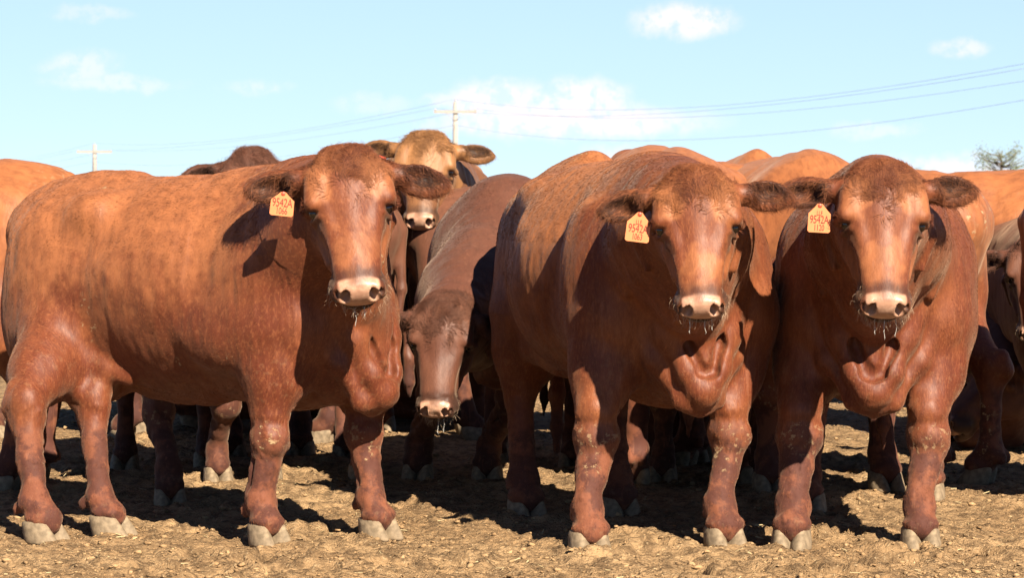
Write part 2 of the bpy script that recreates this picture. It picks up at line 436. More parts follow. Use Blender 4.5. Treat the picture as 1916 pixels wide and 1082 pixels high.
        acc = np.zeros((n, 3)); cnt = np.zeros(n)
        for o in O:
            for ax in range(3):
                if o[ax] == 0:
                    o2 = list(o); o2[ax] = 1; o2 = tuple(o2)
                    va, vb = val[o], val[o2]; m = (va < 0) != (vb < 0)
                    t = np.where(m, va / np.where(m, va - vb, 1), 0)
                    acc += np.where(m[:, None], pos[o] + (pos[o2] - pos[o]) * t[:, None], 0); cnt += m
        V = acc / np.maximum(cnt, 1)[:, None]
        Q = []
        for ax in range(3):
            u, w = (ax + 1) % 3, (ax + 2) % 3
            sa = [slice(None)] * 3; sb = [slice(None)] * 3
            sa[ax] = slice(0, F.shape[ax] - 1); sb[ax] = slice(1, F.shape[ax])
            for q in (u, w): sa[q] = sb[q] = slice(1, F.shape[q] - 1)
            a, b = N[tuple(sa)], N[tuple(sb)]; E = np.argwhere(a != b)
            if len(E) == 0: continue
            ins = a[E[:, 0], E[:, 1], E[:, 2]]
            E = E.copy(); E[:, u] += 1; E[:, w] += 1
            def cell(du, dw):
                C = E.copy(); C[:, u] -= du; C[:, w] -= dw; return idx[C[:, 0], C[:, 1], C[:, 2]]
            q = np.stack([cell(1, 1), cell(0, 1), cell(0, 0), cell(1, 0)], 1)
            q = np.where(ins[:, None], q, q[:, ::-1]); Q.append(q)
        return V, np.concatenate(Q)

def vnormals(V, Q):
    fn = np.cross(V[Q[:, 2]] - V[Q[:, 0]], V[Q[:, 3]] - V[Q[:, 1]])
    N = np.zeros_like(V)
    for i in range(4):
        for a in range(3): N[:, a] += np.bincount(Q[:, i], fn[:, a], len(V))
    return N / (np.linalg.norm(N, axis=1, keepdims=True) + 1e-12), np.linalg.norm(fn, axis=1) * .5
def relax(V, Q, it=1, w=.5):
    for _ in range(it):
        A = np.zeros_like(V); c = np.zeros(len(V))
        for i in range(4):
            a, b = Q[:, i], Q[:, (i + 1) % 4]
            for ax in range(3): A[:, ax] += np.bincount(a, V[b, ax], len(V)) + np.bincount(b, V[a, ax], len(V))
            c += np.bincount(a, minlength=len(V)) + np.bincount(b, minlength=len(V))
        V = V * (1 - w) + w * A / np.maximum(c, 1)[:, None]
    return V

# ------------------------------------------------------------------ animal materials
def coat_material(name, red=(0.118, 0.0225, 0.0085), gold=(0.36, 0.128, 0.048), shade=1.0, patch=0.38, hair=False):
    m, nt, b = new_mat(name)
    tc = nt.node('ShaderNodeTexCoord').outputs['Object']
    shade *= 0.66
    red = tuple(x * shade for x in red); gold = tuple(x * shade for x in gold)
    n1 = nt.noise(tc, 2.3, 4, .6); n2 = nt.noise(nt.mapping(tc, (14, 40, 9), (0, 0.75, 0)), 1.0, 5, .6)
    n3 = nt.noise(nt.mapping(tc, (70, 190, 45), (0, 0.75, 0)), 1.0, 3, .6)
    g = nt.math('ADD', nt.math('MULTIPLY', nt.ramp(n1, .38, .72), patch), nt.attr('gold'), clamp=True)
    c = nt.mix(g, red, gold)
    c = nt.mix(nt.ramp(n2, .35, .75, 0, .45), c, tuple(x * .60 for x in red))
    c = nt.mix(nt.ramp(n3, .45, .8, 0, .35), c, tuple(min(1, x * 1.25) for x in gold))
    c = nt.mix(nt.math('MULTIPLY', nt.attr('leg'), .75), c, (0.195 * shade, 0.066 * shade, 0.034 * shade))
    nl = nt.noise(tc, 9.0, 5, .65)
    c = nt.mix(nt.math('MULTIPLY', nt.attr('leg'), nt.ramp(nl, .40, .54, 0, .95)), c, (0.055 * shade / .66, 0.017 * shade / .66, 0.011 * shade / .66))
    c = nt.mix(nt.attr('dark'), c, (0.020, 0.009, 0.006))
    sc_ = nt.noise(nt.mapping(tc, (55, 55, 2.2), (0, .35, 0)), 1.0, 2, .5)
    c = nt.mix(nt.math('MULTIPLY', nt.ramp(sc_, .64, .72, 0, .30), nt.math('SUBTRACT', 1.0, nt.attr('pink'))), c, (0.20, 0.08, 0.043))
    ns = nt.noise(tc, 34.0, 6, .68)
    mud = nt.math('MULTIPLY', nt.attr('mud'), nt.ramp(ns, .55, .64), clamp=True)
    c = nt.mix(mud, c, (0.28, 0.19, 0.10))
    c = nt.mix(nt.math('MULTIPLY', nt.attr('tone_dark'), .55), c, tuple(x * .35 for x in red)); c = nt.mix(nt.math('MULTIPLY', nt.attr('tone_light'), .55), c, tuple(min(1, x * 1.5) for x in gold))
    pk = nt.mix(nt.ramp(nt.noise(tc, 45.0, 4), .4, .7), (0.29, 0.160, 0.105), (0.37, 0.225, 0.155))
    c = nt.mix(nt.attr('pink'), c, pk)
    nt.set(b, 'Base Color', c)
    r = nt.math('ADD', .44 if not hair else .48, nt.math('MULTIPLY', n2, .22)); r = nt.math('SUBTRACT', r, nt.math('MULTIPLY', nt.attr('pink'), .20)); r = nt.math('ADD', r, nt.math('MULTIPLY', nt.attr('leg'), .25))
    nt.set(b, 'Roughness', r); b.inputs['Specular IOR Level'].default_value = .27 if not hair else .22
    b.inputs['Sheen Weight'].default_value = .12; b.inputs['Sheen Roughness'].default_value = .45; b.inputs['Sheen Tint'].default_value = (1, .72, .5, 1)
    if not hair:
        nb = nt.noise(nt.mapping(tc, (120, 120, 60), (0, 0.75, 0)), 1.0, 3, .6)
        wr = nt.noise(nt.mapping(tc, (26, 8, 3.0), (0, 0.25, 0)), 1.0, 3, .5)
        h = nt.math('ADD', nt.math('MULTIPLY', nb, .22), nt.math('ADD', nt.math('MULTIPLY', wr, .55), nt.math('MULTIPLY', mud, .35)))
        bp = nt.node('ShaderNodeBump', Height=h, Strength=.55, Distance=.008); nt.set(b, 'Normal', bp)
    return m
M_EYE = simple_mat('bull_eye', (0.010, 0.006, 0.004), .08, .6)
M_HOOF = simple_mat('hoof_horn', (0.24, 0.18, 0.115), .75, .25, 40, .3, .25)
M_WHISK = simple_mat('whisker_hair', (0.50, 0.36, 0.24), .45, .4)
M_LASH = simple_mat('lash_hair', (0.05, 0.02, 0.012), .5, .3)
M_DROOL = simple_mat('drool', (0.9, 0.88, 0.82), .08, .5); M_DROOL.node_tree.nodes['Principled BSDF'].inputs['Transmission Weight'].default_value = .6

def hair_obj(name, P, r_root, r_tip, mat, parent, attrs=None, label=None):
    """P: (n strands, k points, 3)"""
    n, k, _ = P.shape
    hc = bpy.data.hair_curves.new(name); hc.add_curves([k] * n)
    hc.attributes['position'].data.foreach_set('vector', P.astype(np.float32).ravel()) if 'position' in hc.attributes else None
    ra = hc.attributes.get('radius') or hc.attributes.new('radius', 'FLOAT', 'POINT')
    t = np.linspace(0, 1, k)[None]
    rr = (np.asarray(r_root).reshape(-1, 1) * (1 - t) + np.asarray(r_tip).reshape(-1, 1) * t) * np.ones((n, 1))
    ra.data.foreach_set('value', rr.astype(np.float32).ravel())
    for a, v in (attrs or {}).items():
        at_ = hc.attributes.new(a, 'FLOAT', 'CURVE'); at_.data.foreach_set('value', np.asarray(v, np.float32))
    hc.materials.append(mat)
    o = link(name, hc, parent, label=label, kind='stuff')
    return o

def claw_mesh(L=.145, W=.074, H=.088):
    V = []; F = []; n = 14
    prof = [(0.0, 1.0, 0.0), (.010, 1.04, 0.0), (.035, .97, -.14), (.060, .86, -.30), (.078, .78, -.40), (.086, .66, -.43), (.092, .40, -.45)]
    for z, s, dx in prof:
        for k in range(n):
            th = 2 * math.pi * k / n; c, si = math.cos(th), math.sin(th)
            x = c * L / 2 * s + (dx * L * .55); y = si * W / 2 * s * (1 - .24 * max(c, 0) ** 1.5) + .08 * W * max(c, 0) ** 2
            V.append((x, y, z * H / .094))
    for i in range(len(prof) - 1):
        for k in range(n): F.append((i * n + k, i * n + (k + 1) % n, (i + 1) * n + (k + 1) % n, (i + 1) * n + k))
    F.append(tuple(range(n - 1, -1, -1))); F.append(tuple(range((len(prof) - 1) * n, len(prof) * n)))
    return V, F
_cv, _cf = claw_mesh()
CLAW_L = mesh_from('hoof_outer', _cv, _cf, M_HOOF)
CLAW_R = mesh_from('hoof_inner', [(x, -y, z) for x, y, z in _cv], [tuple(reversed(f)) for f in _cf], M_HOOF)
def eye_mesh():
    V = []; F = []; n, m = 20, 12
    for i in range(m + 1):
        ph = math.pi * i / m
        for k in range(n): V.append((math.sin(ph) * math.cos(2 * math.pi * k / n), math.sin(ph) * math.sin(2 * math.pi * k / n), math.cos(ph)))
    for i in range(m):
        for k in range(n): F.append((i * n + k, (i + 1) * n + k, (i + 1) * n + (k + 1) % n, i * n + (k + 1) % n))
    return mesh_from('eye', V, F, M_EYE)
EYE = eye_mesh()
BULL_GROUP = 'red bulls crowded in the dirt pen'

def bull(label, px, d, yaw, S=1.0, head=None, legs=None, res=(.016, .008), mat=None, wid=1.0, length=1.0, hump=0.0, lying=False,
         folds=True, gold_head=.0, mudf=1.0, coat=0, ear=(0, 0), fur=True, top=0.0, belly=0.0, rumpmud=0.0, sag=0.0, headkw=None, spots=(), tail=True, drool=0, bulge=0.0, sw=1.0, goldall=0.0, seed=0, shag=.007):
    r = np.random.default_rng(100 + seed); t0 = time.time()
    base = Vector(((px - 958) / FPX * d, d, 0)); ps = math.radians(yaw)     # yaw: 0 = heading to the viewer's right, -90 = towards the camera
    Rw = np.array([[math.cos(ps), -math.sin(ps), 0], [math.sin(ps), math.cos(ps), 0], [0, 0, 1]])
    loc = lambda w: Rw.T @ (np.array(w) - np.array(base))
    drop = .50 * S if lying else 0.0
    P = lambda x, y, z: np.array([x * S * length, y * S * wid, z * S - drop])
    # --- head frame
    hd = dict(px=None, py=None, d=None, yaw=0, pitch=62, roll=0, size=1.0); hd.update(head or {})
    y_, p_, ro = math.radians(hd['yaw']), math.radians(hd['pitch']), math.radians(hd['roll'])
    if hd['px'] is not None:
        O = loc(at(hd['px'], hd['py'], hd['d'])); fw = np.array([math.sin(y_), -math.cos(y_), 0])
        fwl = Rw.T @ fw
    else:
        O = P(1.12, hd.get('y', 0), hd.get('z', 1.40)); fwl = np.array([math.cos(y_), math.sin(y_), 0])
    up = np.array([0, 0, 1.0]); f0 = math.cos(p_) * fwl - math.sin(p_) * up; n0 = math.sin(p_) * fwl + math.cos(p_) * up; s0 = np.cross(up, fwl)
    hf = math.cos(ro) * f0 + math.sin(ro) * s0; hs = math.cos(ro) * s0 - math.sin(ro) * f0; hn = n0
    HS = hd['size'] * S; RH = np.stack([hf, hs, hn], 1)
    H = lambda f, s_, n: O + RH @ np.array([f, s_, n]) * HS
    hr = lambda *a: np.array(a) * HS
    # --- grid
    hc_ = np.array([H(f, s_, n) for f in (-.1, .6) for s_ in (-.42, .42) for n in (-.30, .05)])
    flo, fhi = hc_.min(0), hc_.max(0)
    lo = np.minimum(P(-1.12, -.52, -.02 if not lying else .48), flo - .02); hi = np.maximum(P(.95, .52, 1.62 + top), fhi + .02)
    lo[2] = min(0.0, lo[2]) if not lying else 0.0
    lf = []
    G = None
    # --- legs: hoof centres in local space (front-left, front-right, hind-left, hind-right; left = the bull's own left)
    dft = [(.56, .24), (.56, -.24), (-.66, .22), (-.66, -.22)]
    hoof = []
    for i in range(4):
        if legs and legs[i]:
            g = ground_at(legs[i][0], legs[i][1]); q = loc(g); hoof.append((q[0], q[1], legs[i][2] if len(legs[i]) > 2 else 0))
        else: hoof.append((dft[i][0] * S * length + r.normal(0, .03), dft[i][1] * S * wid, r.normal(0, 6)))
    if not lying:
        for hx, hy, _ in hoof:
            lo = np.minimum(lo, [hx - .25, hy - .2, 0]); hi = np.maximum(hi, [hx + .25, hy + .2, 0])
    G = Field(lo - .03, hi + .03, flo, fhi, res[0], res[1]); k = S
    # --- torso
    G.ell(P(-.08, 0, .98), (.70 * S * length, .385 * S * wid, (.40 + belly * .3) * S), .12)
    G.ell(P(-.02, 0, .81 - belly), (.64 * S * length, .27 * S * wid, .30 * S), .12)
    if bulge: G.ell(P(-.20, 0, .96), (.50 * S * length, (.385 + bulge) * S * wid, .40 * S), .10)
    G.ell(P(.42, 0, .94), (.37 * S, .34 * S * wid, .46 * S), .12)
    G.ell(P(-.62, 0, 1.06), (.36 * S, .30 * S * wid, .32 * S), .12)
    G.rc(P(-.86, 0, 1.20), P(.38, 0, 1.22), .15 * S, .17 * S, .12, (1, 1.25, 1))
    G.ell(P(.30, 0, 1.30 + hump * .5), (.26 * S, .10 * S, .12 * S), .1)
    G.rc(P(-.80, 0, 1.30), P(-.45, 0, 1.335 + top), .045 * S, .05 * S, .12)
    for sy in (1, -1):
        G.ell(P(-.46, sy * .235, 1.255), (.10 * S, .07 * S, .07 * S), .09)                  # hook bone
        G.ell(P(-.92, sy * .10, 1.16), (.07 * S, .06 * S, .08 * S), .07)                    # pin bone
        G.ell(P(.45, sy * .255, .96), (.20 * S, .115 * S, .30 * S), .07, _rot_y(-18)) if sw == 1 else G.ell(P(.45, sy * .255 * sw, .94), (.20 * S, .125 * S, .32 * S), .07, _rot_y(-18))       # shoulder
        G.ell(P(.60, sy * .225 * sw, .84), (.14 * S, .12 * S, .17 * S), .07)                     # point of shoulder
        G.ell(P(.30, sy * .30, .80), (.20 * S, .07 * S, .14 * S), .08)                      # girth behind elbow
        if not lying:
            G.ell(P(-.70, sy * .205, .89), (.25 * S, .13 * S, .38 * S), .09, _rot_y(4))   # thigh
            G.ell(P(-.52, sy * .20, .84), (.13 * S, .10 * S, .20 * S), .10)                 # stifle
        else:
            G.ell(P(-.48, sy * .30, .78), (.34 * S, .16 * S, .24 * S), .09)
            G.rc(P(-.25, sy * .42, .60), P(-.60, sy * .46, .56), .085 * S, .05 * S, .05)
            G.rc(P(.50, sy * .30, .62), P(.72, sy * .30, .57), .09 * S, .07 * S, .05); G.rc(P(.72, sy * .30, .56), P(.45, sy * .28, .54), .065 * S, .05 * S, .03)
    G.rc(P(-.66, .0, .90), P(-.40, 0, .66), .12 * S, .10 * S, .1)
    G.rc(P(-.30, 0, .57 - belly), P(.0, 0, .55 - belly), .05 * S, .035 * S, .08)             # sheath
    if not lying: G.ell(P(-.62, 0, .66), (.07 * S, .08 * S, .12 * S), .05)
    for sy in (1, -1):
        G.rc(P(.70, sy * .155, .92), P(.60, sy * .125, .58), .022 * S, .022 * S, .05, None, True)     # arm from chest
        G.rc(P(-.46, sy * .25, .66), P(-.30, sy * .20, .60), .05 * S, .03 * S, .06)
    # tail
    if not lying and tail:
        G.chain([(P(-.90, 0, 1.30), .05 * S), (P(-1.0, .0, 1.18), .036 * S), (P(-1.01, .01, .85), .026 * S), (P(-.98, .02, .60), .024 * S), (P(-.97, .02, .45), .032 * S), (P(-.97, .02, .32), .026 * S), (P(-.97, .02, .22), .010 * S)], .03)
    # --- neck
    nb = H(.10, 0, -.17); crest = H(.02, 0, -.14); sh = P(.42, 0, 1.04)
    mid = (nb + sh) / 2; mid[2] = max(mid[2], min(nb[2], sh[2])) + .02
    G.chain([(sh, .31 * S), ((sh * .45 + nb * .55), .225 * S), (nb, .155 * HS)], .10, (1, 1.05, 1.0))
    cm = (P(.24, 0, 1.25) * .5 + crest * .5) + np.array([0, 0, hump * S])
    G.chain([(P(.20, 0, 1.25), .12 * S), (cm, .12 * S), (crest, .09 * HS)], .10)
    thr = H(.20, 0, -.27); br = P(.70, 0, .80)
    G.chain([(thr, .075 * HS), ((thr + br) / 2 + np.array([0, 0, -.02]), .10 * S), (br, .13 * S)], .09)
    G.ell(P(.655, 0, .74 - sag), (.155 * S, .18 * S, .22 * S), .08)
    G.chain([(thr, .05 * HS), (P(.75, 0, .92), .055 * S), (P(.77, 0, .72 - sag), .040 * S)], .05)                            # brisket
    G.rc(P(.62, 0, .95), (thr + P(.80, 0, .90)) / 2, .14 * S, .06 * S, .09)
    if folds:
        tl = [(H(.30, sy * .06, -.27), sy) for sy in (1, -1)]
        for t_, sy in tl:
            w_ = .004 * r.normal(0, 1, 6)
            G.chain([(P(.62, sy * .20, 1.06), .018 * S), (P(.72, sy * (.165 + w_[0]), .92), .034 * S), (P(.79, sy * (.115 + w_[1]), .77 - sag), .042 * S), (P(.835, sy * .060, .64 - sag), .044 * S), (P(.845, sy * .018, .575 - sag), .042 * S), (P(.84, 0, .56 - sag), .040 * S)], .045)
            G.chain([(P(.74, sy * .085, .98), .010 * S), (P(.79, sy * (.062 + w_[2]), .84 - sag), .020 * S), (P(.82, sy * .034, .73 - sag), .024 * S), (P(.825, 0, .68 - sag), .022 * S)], .04)
            G.chain([(P(.80, sy * .090, .86 - sag), .006 * S), (P(.835, sy * .066, .74 - sag), .014 * S), (P(.865, sy * .025, .645 - sag), .016 * S), (P(.865, 0, .63 - sag), .014 * S)], .03, None, True)
            G.chain([(P(.66, sy * .25, .86), .012 * S), (P(.74, sy * .17, .68), .022 * S), (P(.79, sy * .07, .53 - sag), .026 * S), (P(.79, 0, .505 - sag), .026 * S)], .05)
            # neck folds
            for q in range(4):
                a = .20 + .17 * q
                c0 = nb * (1 - a) + sh * a; side = np.array([-hs[1] * 0, 0, 0])
                rad = (.165 * HS) * (1 - a) + .29 * S * a
                sd = hs * (1 - a) + np.array([0, 1, 0]) * a; sd /= np.linalg.norm(sd)
                G.chain([(c0 + sd * sy * rad * .95 + up * rad * .42, .012), (c0 + sd * sy * rad * 1.05 - up * rad * .2, .022), (c0 + sd * sy * rad * .87 - up * rad * .85, .016)], .018)
    # --- legs
    toes = []
    if not lying:
        for i, (hx, hy, ty) in enumerate(hoof):
            sy = 1 if i % 2 == 0 else -1
            ca, sa = math.cos(math.radians(ty)), math.sin(math.radians(ty))
            fwd = np.array([ca, sa, 0]); lat = np.array([-sa, ca, 0])
            fet = np.array([hx, hy, .135 * S]) - fwd * .045 * S
            if i < 2:
                top_ = P(.50, sy * .235 * sw, .78); kn = top_ + (fet - top_) * .60; kn[2] = .405 * S; kn = kn + fwd * .02 * S
                G.chain([(top_, .145 * S), (top_ * .62 + kn * .38, .118 * S), (kn + np.array([0, 0, .09 * S]), .080 * S)], .06, (1.05, .95, 1))
                G.ell(kn, (.076 * S, .084 * S, .085 * S), .022); G.ell(kn + fwd * .045 * S - up * .01, (.042 * S, .055 * S, .055 * S), .03)
                G.rc(kn - up * .04 * S, fet + up * .05 * S, .062 * S, .052 * S, .028)
                for q in (1, -1): G.rc(kn - up * .10 * S - fwd * .02 * S + lat * q * .058 * S, fet + up * .06 * S - fwd * .012 * S + lat * q * .050 * S, .010 * S, .008 * S, .02, None, True)
                G.rc(kn - fwd * .035 - up * .05 * S, fet - fwd * .022 * S, .03 * S, .034 * S, .03)
            else:
                st = P(-.65, sy * .205, .78); hk = np.array([hx, hy, 0]) + fwd * (-.085 * S); hk[2] = .48 * S
                hk[:2] = hk[:2] * .8 + P(-.80, sy * .2, 0)[:2] * .2
                G.chain([(st, .175 * S), (st * .5 + hk * .5 - fwd * .01, .125 * S), (hk + up * .05 * S, .068 * S)], .07)
                G.ell(hk, (.075 * S, .062 * S, .085 * S), .035); G.rc(hk - fwd * .055 * S + up * .09 * S, hk - fwd * .07 * S + up * .02 * S, .03 * S, .04 * S, .03)
                G.rc(hk - up * .03 * S, fet + up * .05 * S, .056 * S, .048 * S, .028)
            G.ell(fet + up * .005, (.058 * S, .062 * S, .055 * S), .03)
            G.rc(fet, np.array([hx, hy, .075 * S]) + fwd * .01, .051 * S, .060 * S, .025)
            for q in (1, -1): 
                G.ell(fet - fwd * .058 * S + lat * q * .03 * S - up * .02, (.022 * S, .018 * S, .028 * S), .012)
                toes.append((hx + lat[0] * q * .039 * S, hy + lat[1] * q * .039 * S, math.radians(ty + q * -4 + r.normal(0, 2)), q))
                G.ell(np.array([hx, hy, .082 * S]) + lat * q * .036 * S + fwd * .0, (.056 * S, .034 * S, .024 * S), .015, np.stack([fwd, lat, up], 1))
    # --- head
    E = lambda c, rr, kk, sub=False, R=None: G.ell(H(*c), hr(*rr), kk * HS, RH if R is None else R, sub)
    RC = lambda a, b, ra, rb, kk, sub=False: G.rc(H(*a), H(*b), ra * HS, rb * HS, kk * HS, None, sub)
    hk_ = dict(poll=0.0, wide=1.0); hk_.update(headkw or {}); wd = hk_['wide']
    G.loft(O, RH, HS, [(-.075, .070 * wd, .07, -.045, -.15, .05), (-.03, .108 * wd, .09, -.018, -.20, .06), (.03, .132 * wd, .105, -.004, -.245, .06), (.10, .147 * wd, .118, -.004, -.27, .06), (.155, .148 * wd, .122, -.010, -.275, .055),
                       (.20, .124 * wd, .120, -.018, -.272, .055), (.25, .116 * wd, .120, -.024, -.26, .055), (.32, .103 * wd, .104, -.026, -.235, .055), (.39, .093, .086, -.028, -.21, .052), (.44, .092, .074, -.032, -.20, .05), (.49, .091, .068, -.040, -.20, .05), (.535, .078, .060, -.060, -.185, .045)], .03)
    E((.10, 0, -.035), (.13, .075, .045), .04); E((.31, 0, -.050), (.17, .050, .038), .035)
    for sy in (1, -1):
        RC((.080, sy * .112 * wd, -.050), (.150, sy * .132 * wd, -.050), .046, .032, .03)      # brow
        E((.17, sy * .100, -.205), (.110, .040, .085), .04)                                     # cheek
        G.rc(H(.205, sy * .140 * wd, -.050), H(.300, sy * .112, -.038), .018 * HS, .011 * HS, .022 * HS, None, True)   # groove below the brow
        E((.345, sy * .126, -.095), (.070, .026, .036), .03, True)                              # hollow side of the nose
        RC((.24, sy * .114, -.165), (.36, sy * .094, -.145), .016, .010, .03)                   # facial crest
    E((.502, 0, -.088), (.036, .084, .056), .025)
    E((.470, 0, -.178), (.062, .068, .036), .016)
    EARS = []
    for sy in (1, -1):
        E((.506, sy * .058, -.078), (.034, .034, .040), .02)
        E((.470, sy * .078, -.125), (.045, .030, .045), .02)
        Rn = RH @ _rot_z(sy * 28)
        E((.534, sy * .057, -.070), (.058, .020, .032), .007, True, Rn)                        # nostril
        E((.520, sy * .080, -.062), (.032, .010, .014), .007, True, Rn)
        # eye
        E((.182, sy * .146 * wd, -.078), (.015, .018, .021), .008, True)
        RC((.156, sy * .152 * wd, -.120), (.166, sy * .134 * wd, -.040), .020, .020, .014)
        RC((.204, sy * .132 * wd, -.115), (.210, sy * .108 * wd, -.052), .014, .012, .012)
        # ear
        a = math.radians(ear[0] if sy > 0 else ear[1])
        es = math.cos(a) * sy * hs + math.sin(a) * hf; ev = math.cos(a) * hf - math.sin(a) * sy * hs
        ez = np.cross(es, ev); ez = ez if ez @ hn > 0 else -ez
        ez2 = ez * .93 + es * .30; ez2 /= np.linalg.norm(ez2); es2 = es - ez2 * (es @ ez2); es2 /= np.linalg.norm(es2); ev2 = np.cross(ez2, es2)
        Re = np.stack([es2, ev2, ez2], 1); e0 = H(.030, sy * .135 * wd, -.115)
        G.rc(e0 - es * .03 * HS, e0 + es * .06 * HS, .052 * HS, .040 * HS, .03 * HS)
        EARS.append((e0, Re))
        G.ell(e0 + es2 * .135 * HS, hr(.108, .066, .030), .02 * HS, Re)
        G.rc(e0 + es2 * .18 * HS, e0 + es2 * .232 * HS - ev2 * .004, .030 * HS, .012 * HS, .03 * HS)
        G.ell(e0 + es2 * .130 * HS + ez2 * .030 * HS + ev2 * .012 * HS, hr(.082, .044, .046), .010 * HS, Re, True)
    E((.520, 0, -.146), (.050, .100, .0055), .010, True)                                         # mouth line
    V, Q = G.extract(); V = relax(V, Q, 1, .35)
    # --- region masks in head space
    N0, _ = vnormals(V, Q)
    D = (V - O) @ RH / HS; f, s_, n = D[:, 0], np.abs(D[:, 1]), D[:, 2]
    inhead = ((f > -.12) & (f < .62) & (s_ < .45) & (n > -.32) & (n < .12))
    nz = fbm(V, 22, 3, 5 + seed)
    N, _ = vnormals(V, Q)
    # relief: slow lumps of muscle and loose skin, fine wrinkles on the neck and shins
    amp = np.where(inhead, .25, 1.0)
    disp = amp * (.018 * fbm(V * [1, 1, .8], 3.6, 3, 31 + seed) + .005 * fbm(V * [2.2, 1.4, .6], 14.0, 2, 41 + seed))
    disp += np.where(V[:, 2] < .5 * S, .008 * fbm(V, 22.0, 3, 51 + seed), 0)
    if mudf: 
        spot = sstep(fbm(V, 30.0, 2, 71 + seed), .34, .46) * sstep(V[:, 2], .62 * S, .3 * S); disp += .004 * spot * mudf
    V = V + N * disp[:, None]
    nose = sstep(f + .30 * (n + .085), .484, .502) * sstep(s_, .079, .069) * sstep(n, -.142, -.130) * sstep(n, -.022, -.036)
    pink = np.where(inhead, np.clip(nose + nz * .25 * (nose > .02), 0, 1), 0)
    inside = sstep(np.hypot((f - .548) / 1.3, (s_ - .056)) , .020, .012) * 0
    mz = sstep(np.sqrt(((f - .47) / .11) ** 2 + (s_ / .115) ** 2 + ((n + .115) / .10) ** 2), 1.12, .92)
    dark = mz * np.maximum(.85 * sstep(n + nz * .06, -.02, -.075), .55 * sstep(f + nz * .05, .40, .45))
    dark = np.maximum(dark, .95 * sstep(np.abs(n + .146 + nz * .01), .014, .006) * mz)
    eyed = np.sqrt(((f - .186) / 1.15) ** 2 + (s_ - .136) ** 2 + ((n + .075)) ** 2)
    dark = np.maximum(dark, .9 * sstep(eyed + nz * .012, .038, .020))
    tear = np.sqrt(((f - .245) / 2.4) ** 2 + (s_ - .125) ** 2 + ((n + .085) / 1.4) ** 2)
    dark = np.maximum(dark, .6 * sstep(tear + nz * .02, .042, .012))
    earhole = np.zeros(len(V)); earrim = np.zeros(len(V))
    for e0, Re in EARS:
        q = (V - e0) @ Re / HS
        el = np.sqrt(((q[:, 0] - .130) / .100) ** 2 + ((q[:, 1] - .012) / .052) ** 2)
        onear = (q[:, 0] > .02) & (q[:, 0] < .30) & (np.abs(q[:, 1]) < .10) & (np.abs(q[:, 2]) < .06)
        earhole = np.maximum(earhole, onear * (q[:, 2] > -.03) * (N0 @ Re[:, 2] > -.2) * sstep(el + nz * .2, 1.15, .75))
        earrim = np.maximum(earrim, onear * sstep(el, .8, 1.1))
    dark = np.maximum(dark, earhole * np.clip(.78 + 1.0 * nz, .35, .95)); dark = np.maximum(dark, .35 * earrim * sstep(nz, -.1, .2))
    dark = np.where(inhead, np.clip(dark * (1 - pink), 0, 1), 0)
    gold = sstep(np.sqrt(((f - .09) / 1.3) ** 2 + ((s_ - .10) / 1.0) ** 2 + (n + .02) ** 2) + nz * .05, .095, .03) * .95
    gold = np.maximum(gold, .7 * sstep(np.sqrt(((f - .36) / 1.7) ** 2 + (s_ - .03) ** 2 + (n + .03) ** 2) + nz * .05, .075, .03))
    gold = np.maximum(gold, .6 * sstep(np.sqrt(((f - .30) / 1.5) ** 2 + (s_ - .10) ** 2 + (n + .14) ** 2) + nz * .05, .075, .03))
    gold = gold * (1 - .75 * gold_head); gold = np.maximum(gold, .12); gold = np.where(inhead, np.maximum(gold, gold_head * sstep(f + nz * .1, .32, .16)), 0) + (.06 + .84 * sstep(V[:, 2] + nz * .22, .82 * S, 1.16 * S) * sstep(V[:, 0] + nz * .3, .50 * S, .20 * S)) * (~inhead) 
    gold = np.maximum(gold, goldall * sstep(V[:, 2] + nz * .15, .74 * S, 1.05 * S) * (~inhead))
    leg = sstep(V[:, 2] + nz * .12, .47 * S, .34 * S) if not lying else 0 * f
    mud = mudf * np.clip(sstep(np.abs(V[:, 2] - .39 * S), .09, .03) * .55 * (V[:, 0] > 0) + .12 * sstep(V[:, 2], .16, .08) + .0 * leg, 0, 1)
    mud = np.maximum(mud, rumpmud * sstep(V[:, 0], -.70 * S, -1.0 * S))
    mud = np.where(inhead, 0, np.maximum(mud, (.02 + .09 * sstep(V[:, 2], .85 * S, .60 * S) * sstep(V[:, 2], .45 * S, .6 * S)) * mudf))
    VW = V @ Rw.T + np.array(base)
    for sx_, sy_, rad in spots:                                    # dried dung splats, set on the hide where they sit
        ry = np.array(px_dir(sx_, sy_)); q = VW - np.array([0, 0, CAM_H]); tt = q[:, 1] / ry[1]
        off = np.linalg.norm(q - tt[:, None] * ry, axis=1); hit = np.where(off < .02)[0]
        if len(hit):
            c = VW[hit[np.argmin(q[hit, 1])]]; dd = np.linalg.norm((VW - c) * [1, 1, .6], axis=1)
            mud = np.maximum(mud, 1.25 * sstep(dd + nz * rad * .9, rad, rad * .3))
    me = mesh_from('bull_body', V, Q, mat)
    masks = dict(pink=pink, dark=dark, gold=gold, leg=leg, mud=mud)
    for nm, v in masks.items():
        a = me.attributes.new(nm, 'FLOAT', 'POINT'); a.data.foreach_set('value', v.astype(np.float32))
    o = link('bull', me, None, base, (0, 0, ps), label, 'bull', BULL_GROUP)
    # --- hooves and eyes
    for x, y, a, q in toes:
        h = link('hoof', CLAW_L if q > 0 else CLAW_R, o, (x, y, -.004), (0, 0, a)); h.scale = (S * 1.05, S * 1.05, S * 1.05)
        h.location = Vector((x, y, -.014)) + Vector((math.cos(a), math.sin(a), 0)) * .028 * S
    for sy in (1, -1):
        e = link('eye', EYE, o, tuple(H(.183, sy * .1270 * wd, -.080))); e.scale = (.0225 * HS,) * 3
